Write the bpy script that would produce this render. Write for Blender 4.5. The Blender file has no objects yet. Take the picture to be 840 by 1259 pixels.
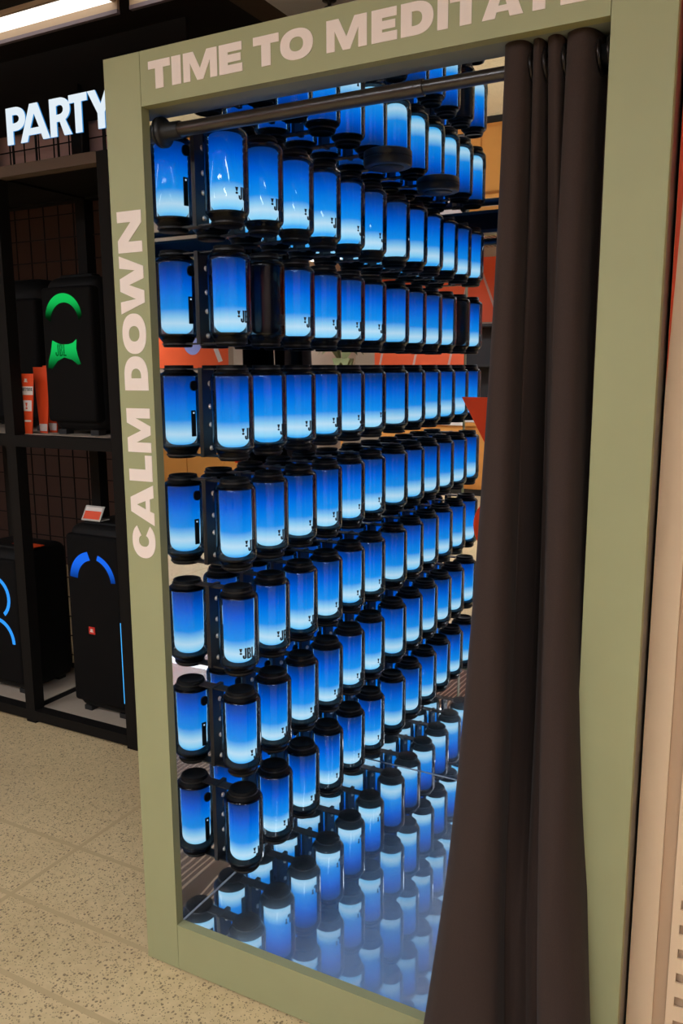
import bpy, math, random
from mathutils import Vector, Matrix
from mathutils.geometry import tessellate_polygon

random.seed(7)
SC = bpy.context.scene
COL = SC.collection
PI = math.pi

# ------------------------------------------------------------------ camera, world, exposure
cam_d = bpy.data.cameras.new('camera')
cam = bpy.data.objects.new('camera', cam_d)
COL.objects.link(cam)
SC.camera = cam
F_PX, YAW, PITCH, ROLL = 1016.6, -0.4897, -0.1739, -0.0049
cam_d.sensor_fit = 'VERTICAL'
cam_d.sensor_height = 36.0
cam_d.sensor_width = 24.0
cam_d.lens = F_PX / 1259.0 * 36.0
cam_d.clip_start = 0.05
fw = Vector((math.sin(YAW) * math.cos(PITCH), math.cos(YAW) * math.cos(PITCH), math.sin(PITCH)))
rt = Vector((math.cos(YAW), -math.sin(YAW), 0))
up = rt.cross(fw)
r2 = rt * math.cos(ROLL) + up * math.sin(ROLL)
u2 = -rt * math.sin(ROLL) + up * math.cos(ROLL)
CAM = Vector((1.3107, -1.4113, 1.4674))
cam.matrix_world = Matrix(((r2.x, u2.x, -fw.x, CAM.x), (r2.y, u2.y, -fw.y, CAM.y), (r2.z, u2.z, -fw.z, CAM.z), (0, 0, 0, 1)))

world = bpy.data.worlds.new('world')
SC.world = world
world.use_nodes = True
world.node_tree.nodes['Background'].inputs[0].default_value = (1.0, 0.96, 0.92, 1)
world.node_tree.nodes['Background'].inputs[1].default_value = 0.12

SC.view_settings.view_transform = 'Standard'
SC.view_settings.look = 'None'
SC.view_settings.exposure = 0.0
SC.view_settings.gamma = 1.0
SC.view_settings.use_curve_mapping = False
cy = SC.cycles
cy.max_bounces = 16
cy.glossy_bounces = 12
cy.diffuse_bounces = 3
cy.transmission_bounces = 4
cy.transparent_max_bounces = 32
cy.sample_clamp_indirect = 4.0
cy.caustics_reflective = False
cy.caustics_refractive = False
cy.use_denoising = True
LAMP_STRENGTH = 40.0


# ------------------------------------------------------------------ materials
def s2l(c):
    return tuple((v / 255 / 12.92) if v / 255 <= 0.04045 else ((v / 255 + 0.055) / 1.055) ** 2.4 for v in c)


def new_mat(name):
    m = bpy.data.materials.new(name)
    m.use_nodes = True
    nt = m.node_tree
    b = nt.nodes['Principled BSDF']
    return m, nt, b


def L(nt, a, b):
    nt.links.new(a, b)


def plain(name, rgb, rough=0.6, metal=0.0, spec=0.5, noise=0.0, scale=40.0, bump=0.0, emit=None, estr=0.0):
    m, nt, b = new_mat(name)
    col = s2l(rgb) + (1,)
    b.inputs['Base Color'].default_value = col
    b.inputs['Roughness'].default_value = rough
    b.inputs['Metallic'].default_value = metal
    b.inputs['Specular IOR Level'].default_value = spec
    if noise or bump:
        tc = nt.nodes.new('ShaderNodeTexCoord')
        n = nt.nodes.new('ShaderNodeTexNoise')
        n.inputs['Scale'].default_value = scale
        n.inputs['Detail'].default_value = 4
        L(nt, tc.outputs['Object'], n.inputs['Vector'])
        if noise:
            mix = nt.nodes.new('ShaderNodeMix')
            mix.data_type = 'RGBA'
            mix.inputs['A'].default_value = tuple(v * (1 - noise) for v in col[:3]) + (1,)
            mix.inputs['B'].default_value = tuple(min(1, v * (1 + noise)) for v in col[:3]) + (1,)
            L(nt, n.outputs['Fac'], mix.inputs['Factor'])
            L(nt, mix.outputs['Result'], b.inputs['Base Color'])
        if bump:
            bp = nt.nodes.new('ShaderNodeBump')
            bp.inputs['Strength'].default_value = bump
            bp.inputs['Distance'].default_value = 0.002
            L(nt, n.outputs['Fac'], bp.inputs['Height'])
            L(nt, bp.outputs['Normal'], b.inputs['Normal'])
    if emit:
        b.inputs['Emission Color'].default_value = s2l(emit) + (1,)
        b.inputs['Emission Strength'].default_value = estr
    return m


M = {}
M['green'] = plain('sage_paint', (152, 152, 112), 0.55, noise=0.05, scale=9, spec=0.3)
M['cream'] = plain('cream_vinyl', (232, 216, 204), 0.6, noise=0.02, scale=60, spec=0.2)
M['black'] = plain('black_plastic', (15, 14, 14), 0.45, noise=0.2, scale=60)
M['rubber'] = plain('black_rubber', (17, 16, 16), 0.6)
M['matte_cap'] = plain('matte_black_cap', (9, 8, 8), 0.6, spec=0.16, noise=0.15, scale=60)
M['soffit'] = plain('grey_soffit_paint', (124, 130, 126), 0.6)
M['steel_black'] = plain('black_steel', (15, 13, 12), 0.5, metal=0.0, noise=0.15, scale=30)
M['rod'] = plain('rod_dark_bronze', (38, 30, 24), 0.28, spec=0.7)
M['bolt'] = plain('steel_bolt', (214, 200, 184), 0.32, metal=0.55)
M['print'] = plain('black_print', (10, 10, 12), 0.5)
M['dark_side'] = plain('dark_laminate', (44, 42, 42), 0.3, noise=0.08, scale=5)
M['trim_clear'] = plain('clear_sealant', (190, 200, 215), 0.3)
M['red_vinyl'] = plain('red_vinyl', (244, 72, 18), 0.55, spec=0.2)
M['grommet'] = plain('dark_bronze_ring', (40, 34, 30), 0.3, metal=0.6)
M['rack'] = plain('rack_black_steel', (17, 14, 12), 0.7, spec=0.15, noise=0.1, scale=20)
M['shelf_board'] = plain('shelf_board', (168, 152, 134), 0.6, noise=0.05)
M['grille'] = plain('speaker_grille', (12, 10, 10), 0.8, spec=0.12, noise=0.25, scale=400, bump=0.3)
M['cabinet'] = plain('speaker_cabinet', (11, 10, 10), 0.65, spec=0.2, noise=0.15, scale=120)
M['orange'] = plain('orange_card', (226, 74, 26), 0.5)
M['white'] = plain('white_card', (225, 215, 208), 0.5)
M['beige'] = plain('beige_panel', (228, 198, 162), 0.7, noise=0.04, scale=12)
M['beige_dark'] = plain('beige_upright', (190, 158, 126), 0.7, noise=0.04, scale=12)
M['slot'] = plain('slot_shadow', (70, 52, 38), 0.8)
M['orange_wall'] = plain('orange_graphic', (240, 96, 50), 0.6, noise=0.03, scale=3)
M['brown_wall'] = plain('brown_wall', (74, 50, 42), 0.8, noise=0.12, scale=1.4)
M['pink_wall'] = plain('pale_pink_board', (206, 170, 160), 0.8)
M['ceil_black'] = plain('black_ceiling', (24, 20, 19), 0.9, noise=0.1, scale=3)
M['ceil_grey'] = plain('grey_ceiling', (238, 236, 242), 0.9)
M['beam_brown'] = plain('brown_beam', (92, 76, 66), 0.9)
M['lamp_frame'] = plain('lamp_frame', (196, 168, 138), 0.6)
M['lamp_trim'] = plain('lamp_trim', (128, 112, 118), 0.5)
M['wall_beige'] = plain('store_wall', (176, 156, 136), 0.85, noise=0.04, scale=2)
M['wood'] = plain('oak_wood', (206, 140, 66), 0.5, noise=0.16, scale=7)
M['dark_unit'] = plain('dark_unit', (34, 30, 29), 0.6)
M['acrylic'] = plain('frosted_acrylic', (188, 184, 178), 0.2)
M['violet'] = plain('pale_violet', (150, 160, 220), 0.5)
M['leaf'] = plain('olive_leaf', (104, 104, 66), 0.6)


def emis(name, rgb, strength):
    m = bpy.data.materials.new(name)
    m.use_nodes = True
    nt = m.node_tree
    nt.nodes.remove(nt.nodes['Principled BSDF'])
    e = nt.nodes.new('ShaderNodeEmission')
    e.inputs[0].default_value = s2l(rgb) + (1,)
    e.inputs[1].default_value = strength
    L(nt, e.outputs[0], nt.nodes['Material Output'].inputs[0])
    return m


M['lamp_glow'] = emis('lamp_diffuser', (236, 243, 252), LAMP_STRENGTH)
M['up_fill'] = emis('added_up_fill_glow', (236, 243, 252), 34.0)  # added glow that brightens the ceiling from the aisle lamps
M['lamp_soft'] = emis('lamp_diffuser_dimmed', (250, 246, 240), 1.6)
M['sign_glow'] = emis('sign_face', (226, 238, 246), 1.0)
M['sign_edge'] = emis('sign_edge', (60, 150, 220), 0.8)
M['led_blue'] = emis('led_blue', (30, 110, 240), 1.0)
M['led_cyan'] = emis('led_cyan', (70, 180, 255), 1.3)
M['led_dot'] = emis('led_dot', (190, 225, 255), 0.8)


def led_gradient(name, rgb, z0, z1, strength=1.0, axis='Z'):
    """an LED window brightest at z0 and fading out at z1 (object metres)"""
    m = emis(name, rgb, strength)
    nt = m.node_tree
    e = [n for n in nt.nodes if n.type == 'EMISSION'][0]
    tc = nt.nodes.new('ShaderNodeTexCoord')
    sp = nt.nodes.new('ShaderNodeSeparateXYZ')
    mr = nt.nodes.new('ShaderNodeMapRange')
    mr.interpolation_type = 'SMOOTHSTEP'
    L(nt, tc.outputs['Object'], sp.inputs[0])
    L(nt, sp.outputs[axis], mr.inputs['Value'])
    mr.inputs['From Min'].default_value = z1
    mr.inputs['From Max'].default_value = z0
    mr.inputs['To Min'].default_value = 0.02
    mr.inputs['To Max'].default_value = strength
    L(nt, mr.outputs[0], e.inputs[1])
    return m


def mirror_mat(name, tint=(0.90, 0.92, 0.93), rough=0.0, haze=0.0, dust=0.0):
    m = bpy.data.materials.new(name)
    m.use_nodes = True
    nt = m.node_tree
    nt.nodes.remove(nt.nodes['Principled BSDF'])
    out = nt.nodes['Material Output']
    g = nt.nodes.new('ShaderNodeBsdfGlossy')
    g.inputs['Color'].default_value = tint + (1,)
    g.inputs['Roughness'].default_value = rough
    last = g.outputs[0]
    tc = nt.nodes.new('ShaderNodeTexCoord')
    if dust:
        d = nt.nodes.new('ShaderNodeBsdfDiffuse')
        d.inputs['Color'].default_value = (0.82, 0.84, 0.86, 1)
        n1 = nt.nodes.new('ShaderNodeTexNoise')
        n1.inputs['Scale'].default_value = 7
        n1.inputs['Detail'].default_value = 6
        n2 = nt.nodes.new('ShaderNodeTexNoise')
        n2.inputs['Scale'].default_value = 260
        n2.inputs['Detail'].default_value = 3
        L(nt, tc.outputs['Object'], n1.inputs['Vector'])
        L(nt, tc.outputs['Object'], n2.inputs['Vector'])
        r = nt.nodes.new('ShaderNodeMapRange')
        r.inputs['From Min'].default_value = 0.42
        r.inputs['From Max'].default_value = 0.75
        r.inputs['To Min'].default_value = 0.25
        r.inputs['To Max'].default_value = 1.0
        L(nt, n2.outputs['Fac'], r.inputs['Value'])
        mu = nt.nodes.new('ShaderNodeMath')
        mu.operation = 'MULTIPLY'
        L(nt, n1.outputs['Fac'], mu.inputs[0])
        L(nt, r.outputs[0], mu.inputs[1])
        # scuffed where people step in, cleaner along the speaker wall
        sx = nt.nodes.new('ShaderNodeSeparateXYZ')
        L(nt, tc.outputs['Object'], sx.inputs[0])
        gr = nt.nodes.new('ShaderNodeMath')
        gr.operation = 'MULTIPLY_ADD'
        gr.inputs[1].default_value = -0.45
        L(nt, sx.outputs['Y'], gr.inputs[0])
        L(nt, sx.outputs['X'], gr.inputs[2])
        wr = nt.nodes.new('ShaderNodeMapRange')
        wr.interpolation_type = 'SMOOTHSTEP'
        wr.inputs['From Min'].default_value = -0.05
        wr.inputs['From Max'].default_value = 0.62
        wr.inputs['To Min'].default_value = dust * .25
        wr.inputs['To Max'].default_value = dust * 2.6
        L(nt, gr.outputs[0], wr.inputs['Value'])
        m2 = nt.nodes.new('ShaderNodeMath')
        m2.operation = 'MULTIPLY'
        m2.use_clamp = True
        L(nt, wr.outputs[0], m2.inputs[1])
        L(nt, mu.outputs[0], m2.inputs[0])
        g2 = nt.nodes.new('ShaderNodeBsdfGlossy')
        g2.inputs['Color'].default_value = (0.97, 0.98, 1.0, 1)
        g2.inputs['Roughness'].default_value = 0.27
        hz = nt.nodes.new('ShaderNodeMath')
        hz.operation = 'MULTIPLY'
        hz.use_clamp = True
        hz.inputs[1].default_value = haze
        L(nt, wr.outputs[0], hz.inputs[0])
        mh = nt.nodes.new('ShaderNodeMixShader')
        L(nt, hz.outputs[0], mh.inputs[0])
        L(nt, last, mh.inputs[1])
        L(nt, g2.outputs[0], mh.inputs[2])
        last = mh.outputs[0]
        mx = nt.nodes.new('ShaderNodeMixShader')
        L(nt, m2.outputs[0], mx.inputs[0])
        L(nt, last, mx.inputs[1])
        L(nt, d.outputs[0], mx.inputs[2])
        last = mx.outputs[0]
    L(nt, last, out.inputs[0])
    return m


M['mirror'] = mirror_mat('mirror')
M['mirror_floor'] = mirror_mat('dusty_mirror_acrylic', (0.93, 0.95, 0.97), 0.006, 1.7, 0.17)


def shell_mat():
    m = bpy.data.materials.new('smoked_clear_shell')
    m.use_nodes = True
    nt = m.node_tree
    nt.nodes.remove(nt.nodes['Principled BSDF'])
    t = nt.nodes.new('ShaderNodeBsdfTransparent')
    t.inputs[0].default_value = (0.40, 0.41, 0.43, 1)
    g = nt.nodes.new('ShaderNodeBsdfGlossy')
    g.inputs['Color'].default_value = (1, 1, 1, 1)
    g.inputs['Roughness'].default_value = 0.03
    f = nt.nodes.new('ShaderNodeFresnel')
    f.inputs[0].default_value = 1.36
    mx = nt.nodes.new('ShaderNodeMixShader')
    L(nt, f.outputs[0], mx.inputs[0])
    L(nt, t.outputs[0], mx.inputs[1])
    L(nt, g.outputs[0], mx.inputs[2])
    L(nt, mx.outputs[0], nt.nodes['Material Output'].inputs[0])
    return m


M['shell'] = shell_mat()
WIN_H = 0.164


def core_mat():
    m = bpy.data.materials.new('blue_light_core')
    m.use_nodes = True
    nt = m.node_tree
    nt.nodes.remove(nt.nodes['Principled BSDF'])
    tc = nt.nodes.new('ShaderNodeTexCoord')
    sp = nt.nodes.new('ShaderNodeSeparateXYZ')
    L(nt, tc.outputs['Object'], sp.inputs[0])
    mr = nt.nodes.new('ShaderNodeMapRange')
    mr.inputs['From Min'].default_value = 0.0
    mr.inputs['From Max'].default_value = WIN_H
    L(nt, sp.outputs['Z'], mr.inputs['Value'])
    oi = nt.nodes.new('ShaderNodeObjectInfo')
    off = nt.nodes.new('ShaderNodeMath')
    off.operation = 'MULTIPLY_ADD'
    off.inputs[1].default_value = 0.10
    off.inputs[2].default_value = -0.05
    L(nt, oi.outputs['Random'], off.inputs[0])
    ad = nt.nodes.new('ShaderNodeMath')
    L(nt, mr.outputs[0], ad.inputs[0])
    L(nt, off.outputs[0], ad.inputs[1])
    cr = nt.nodes.new('ShaderNodeValToRGB')
    e = cr.color_ramp.elements
    stops = [(0.0, (60, 172, 244)), (0.06, (140, 214, 248)), (0.16, (190, 226, 244)), (0.25, (140, 204, 240)), (0.37, (22, 142, 232)),
             (0.55, (4, 122, 226)), (0.72, (0, 92, 208)), (0.88, (0, 64, 160)), (1.0, (10, 48, 104))]
    while len(e) < len(stops):
        e.new(0.5)
    for el, (p, c) in zip(e, stops):
        el.position = p
        el.color = s2l(c) + (1,)
    L(nt, ad.outputs[0], cr.inputs[0])
    em = nt.nodes.new('ShaderNodeEmission')
    em.inputs[1].default_value = 2.35
    L(nt, cr.outputs[0], em.inputs[0])
    L(nt, em.outputs[0], nt.nodes['Material Output'].inputs[0])
    return m


M['core'] = core_mat()
M['core_off'] = plain('unlit_core', (46, 52, 74), 0.35)


def floor_mat():
    m, nt, b = new_mat('terrazzo_concrete')
    tc = nt.nodes.new('ShaderNodeTexCoord')
    v = nt.nodes.new('ShaderNodeTexVoronoi')
    v.inputs['Scale'].default_value = 105
    v2 = nt.nodes.new('ShaderNodeTexVoronoi')
    v2.inputs['Scale'].default_value = 230
    n = nt.nodes.new('ShaderNodeTexNoise')
    n.inputs['Scale'].default_value = 2.2
    n.inputs['Detail'].default_value = 5
    n3 = nt.nodes.new('ShaderNodeTexNoise')
    n3.inputs['Scale'].default_value = 38
    n3.inputs['Detail'].default_value = 6
    for x in (v, v2, n, n3):
        L(nt, tc.outputs['Object'], x.inputs['Vector'])
    base = nt.nodes.new('ShaderNodeValToRGB')
    base.color_ramp.elements[0].position = 0.3
    base.color_ramp.elements[1].position = 0.7
    base.color_ramp.elements[0].color = s2l((190, 164, 120)) + (1,)
    base.color_ramp.elements[1].color = s2l((220, 194, 148)) + (1,)
    ad = nt.nodes.new('ShaderNodeMix')
    ad.data_type = 'FLOAT'
    ad.inputs[0].default_value = 0.45
    L(nt, n.outputs['Fac'], ad.inputs[2])
    L(nt, n3.outputs['Fac'], ad.inputs[3])
    L(nt, ad.outputs[0], base.inputs[0])
    # dark chips: random cells picked by colour
    def chips(vn, lo, hi):
        sep = nt.nodes.new('ShaderNodeSeparateColor')
        L(nt, vn.outputs['Color'], sep.inputs[0])
        g = nt.nodes.new('ShaderNodeMath')
        g.operation = 'GREATER_THAN'
        g.inputs[1].default_value = lo
        L(nt, sep.outputs[0], g.inputs[0])
        d = nt.nodes.new('ShaderNodeMath')
        d.operation = 'LESS_THAN'
        d.inputs[1].default_value = hi
        L(nt, vn.outputs['Distance'], d.inputs[0])
        mu = nt.nodes.new('ShaderNodeMath')
        mu.operation = 'MULTIPLY'
        L(nt, g.outputs[0], mu.inputs[0])
        L(nt, d.outputs[0], mu.inputs[1])
        return mu.outputs[0]
    c1 = chips(v, 0.76, 0.36)
    c2 = chips(v2, 0.72, 0.42)
    m1 = nt.nodes.new('ShaderNodeMix')
    m1.data_type = 'RGBA'
    m1.inputs['B'].default_value = s2l((112, 92, 68)) + (1,)
    L(nt, base.outputs[0], m1.inputs['A'])
    f1 = nt.nodes.new('ShaderNodeMath')
    f1.operation = 'MULTIPLY'
    f1.inputs[1].default_value = 0.75
    L(nt, c2, f1.inputs[0])
    L(nt, f1.outputs[0], m1.inputs['Factor'])
    m2 = nt.nodes.new('ShaderNodeMix')
    m2.data_type = 'RGBA'
    m2.inputs['B'].default_value = s2l((92, 72, 52)) + (1,)
    L(nt, m1.outputs['Result'], m2.inputs['A'])
    f2 = nt.nodes.new('ShaderNodeMath')
    f2.operation = 'MULTIPLY'
    f2.inputs[1].default_value = 0.7
    L(nt, c1, f2.inputs[0])
    L(nt, f2.outputs[0], m2.inputs['Factor'])
    L(nt, m2.outputs['Result'], b.inputs['Base Color'])
    b.inputs['Roughness'].default_value = 0.34
    b.inputs['Specular IOR Level'].default_value = 0.4
    return m


M['floor'] = floor_mat()
def ripple_mat(name, dark, light, scale):
    m, nt, b = new_mat(name)
    tc = nt.nodes.new('ShaderNodeTexCoord')
    mp = nt.nodes.new('ShaderNodeMapping')
    mp.inputs['Scale'].default_value = (1.0, 0.35, 1.0)
    w = nt.nodes.new('ShaderNodeTexWave')
    w.inputs['Scale'].default_value = scale
    w.inputs['Distortion'].default_value = 9
    w.inputs['Detail'].default_value = 1.5
    w.inputs['Detail Scale'].default_value = 0.6
    cr = nt.nodes.new('ShaderNodeValToRGB')
    cr.color_ramp.elements[0].position = 0.62
    cr.color_ramp.elements[1].position = 0.97
    cr.color_ramp.elements[0].color = s2l(dark) + (1,)
    cr.color_ramp.elements[1].color = s2l(light) + (1,)
    L(nt, tc.outputs['Object'], mp.inputs[0])
    L(nt, mp.outputs[0], w.inputs['Vector'])
    L(nt, w.outputs['Fac'], cr.inputs[0])
    L(nt, cr.outputs[0], b.inputs['Base Color'])
    b.inputs['Roughness'].default_value = 0.6
    return m


M['ripple_ceil'] = ripple_mat('rippled_reflection_ceiling', (92, 74, 70), (214, 194, 178), 5.0)  # pale waves put into the ceiling colour to imitate a rippled mirror reflection
M['joint'] = plain('floor_joint', (190, 164, 122), 0.5)


def curtain_mat():
    m, nt, b = new_mat('brown_black_cloth')
    tc = nt.nodes.new('ShaderNodeTexCoord')
    w = nt.nodes.new('ShaderNodeTexNoise')
    w.inputs['Scale'].default_value = 500
    L(nt, tc.outputs['Object'], w.inputs['Vector'])
    mix = nt.nodes.new('ShaderNodeMix')
    mix.data_type = 'RGBA'
    mix.inputs['A'].default_value = s2l((46, 36, 32)) + (1,)
    mix.inputs['B'].default_value = s2l((62, 48, 42)) + (1,)
    L(nt, w.outputs['Fac'], mix.inputs['Factor'])
    L(nt, mix.outputs['Result'], b.inputs['Base Color'])
    b.inputs['Roughness'].default_value = 0.85
    b.inputs['Sheen Weight'].default_value = 0.05
    b.inputs['Specular IOR Level'].default_value = 0.15
    bp = nt.nodes.new('ShaderNodeBump')
    bp.inputs['Strength'].default_value = 0.15
    bp.inputs['Distance'].default_value = 0.001
    L(nt, w.outputs['Fac'], bp.inputs['Height'])
    L(nt, bp.outputs['Normal'], b.inputs['Normal'])
    return m


M['curtain'] = curtain_mat()


# ------------------------------------------------------------------ mesh helpers
class MB:
    def __init__(self):
        self.v, self.f, self.s = [], [], []

    def add(self, verts, faces, smooth=False):
        o = len(self.v)
        self.v += [tuple(p) for p in verts]
        for fc in faces:
            self.f.append(tuple(i + o for i in fc))
            self.s.append(smooth)
        return self

    def box(self, x0, x1, y0, y1, z0, z1, bev=0.0):
        if bev <= 0:
            vs = [(x, y, z) for z in (z0, z1) for y in (y0, y1) for x in (x0, x1)]
            return self.add(vs, [(0, 2, 3, 1), (4, 5, 7, 6), (0, 1, 5, 4), (2, 6, 7, 3), (0, 4, 6, 2), (1, 3, 7, 5)])
        import bmesh
        bm = bmesh.new()
        bmesh.ops.create_cube(bm, size=1)
        for q in bm.verts:
            q.co = Vector(((x0 + x1) / 2 + q.co.x * (x1 - x0), (y0 + y1) / 2 + q.co.y * (y1 - y0), (z0 + z1) / 2 + q.co.z * (z1 - z0)))
        bmesh.ops.bevel(bm, geom=list(bm.edges), offset=bev, segments=2 if bev < 0.01 else 4, profile=0.5, affect='EDGES')
        bm.verts.index_update()
        self.add([q.co[:] for q in bm.verts], [[q.index for q in fc.verts] for fc in bm.faces], bev >= 0.01)
        bm.free()
        return self

    def tube(self, a, b, r, n=16, r1=None, cap=True):
        a, b = Vector(a), Vector(b)
        r1 = r if r1 is None else r1
        d = (b - a).normalized()
        t = Vector((0, 0, 1)) if abs(d.z) < 0.9 else Vector((1, 0, 0))
        u = d.cross(t).normalized()
        w = d.cross(u)
        vs = []
        for p, rr in ((a, r), (b, r1)):
            for k in range(n):
                an = 2 * PI * k / n
                vs.append(p + (u * math.cos(an) + w * math.sin(an)) * rr)
        self.add(vs, [(k, (k + 1) % n, n + (k + 1) % n, n + k) for k in range(n)], True)
        if cap:
            self.add(vs[:n], [tuple(range(n))[::-1]])
            self.add(vs[n:], [tuple(range(n))])
        return self

    def lathe(self, prof, n=32, axis=None, smooth=True):
        """prof: (r, z) list from bottom to top, around the z axis; r=0 closes"""
        vs, idx = [], []
        for r, z in prof:
            if r < 1e-6:
                idx.append([len(vs)])
                vs.append((0, 0, z))
            else:
                idx.append(list(range(len(vs), len(vs) + n)))
                vs += [(r * math.cos(2 * PI * k / n), r * math.sin(2 * PI * k / n), z) for k in range(n)]
        fs = []
        for a, b in zip(idx[:-1], idx[1:]):
            if len(a) == 1 and len(b) == 1:
                continue
            for k in range(n):
                k2 = (k + 1) % n
                if len(a) == 1:
                    fs.append((a[0], b[k2], b[k]))
                elif len(b) == 1:
                    fs.append((a[k], a[k2], b[0]))
                else:
                    fs.append((a[k], a[k2], b[k2], b[k]))
        if axis:
            vs = [axis @ Vector(p) for p in vs]
        return self.add(vs, fs, smooth)

    def prism(self, contours, d, fn):
        """contours: outer + holes in 2D; fn(u, v, w) -> 3D, w in {0, d}"""
        pts = [p for c in contours for p in c]
        tri = tessellate_polygon([[Vector((p[0], p[1], 0)) for p in c] for c in contours])
        n = len(pts)
        vs = [fn(p[0], p[1], d) for p in pts] + [fn(p[0], p[1], 0.0) for p in pts]
        fs = []
        for t in tri:
            a, b, c = [Vector((pts[i][0], pts[i][1])) for i in t]
            ar = (b.x - a.x) * (c.y - a.y) - (b.y - a.y) * (c.x - a.x)
            t = tuple(t) if ar > 0 else tuple(t)[::-1]
            fs.append(t)
            fs.append(tuple(i + n for i in t[::-1]))
        o = 0
        for c in contours:
            m = len(c)
            for k in range(m):
                k2 = (k + 1) % m
                fs.append((o + k, o + n + k, o + n + k2, o + k2))
            o += m
        return self.add(vs, fs)

    def mesh(self, name, mat):
        me = bpy.data.meshes.new(name)
        me.from_pydata(self.v, [], self.f)
        me.polygons.foreach_set('use_smooth', self.s)
        if mat:
            me.materials.append(M[mat])
        me.update()
        return me

    def build(self, name, mat, parent=None, loc=None, rz=0.0):
        return put(name, self.mesh(name, mat), parent, loc, rz)


def put(name, me, parent=None, loc=None, rz=0.0):
    o = bpy.data.objects.new(name, me)
    COL.objects.link(o)
    if loc:
        o.location = loc
    if rz:
        o.rotation_euler = (0, 0, rz)
    o.parent = parent
    return o


def empty(name, loc=(0, 0, 0), rz=0.0):
    o = bpy.data.objects.new(name, None)
    o.empty_display_size = 0.05
    COL.objects.link(o)
    o.location = loc
    o.rotation_euler = (0, 0, rz)
    return o


def tag(o, label, cat, group=None):
    o['label'] = label
    o['category'] = cat
    if group:
        o['group'] = group
    return o


def struct(o, label, cat):
    o['kind'] = 'structure'
    o['label'] = label
    o['category'] = cat
    return o


# ------------------------------------------------------------------ lettering (drawn letter by letter)
def sup(cx, cy_, rx, ry, a0, a1, n, e=2.6):
    out = []
    for k in range(n + 1):
        a = a0 + (a1 - a0) * k / n
        c, s = math.cos(a), math.sin(a)
        out.append((cx + rx * math.copysign(abs(c) ** (2 / e), c), cy_ + ry * math.copysign(abs(s) ** (2 / e), s)))
    return out


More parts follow.
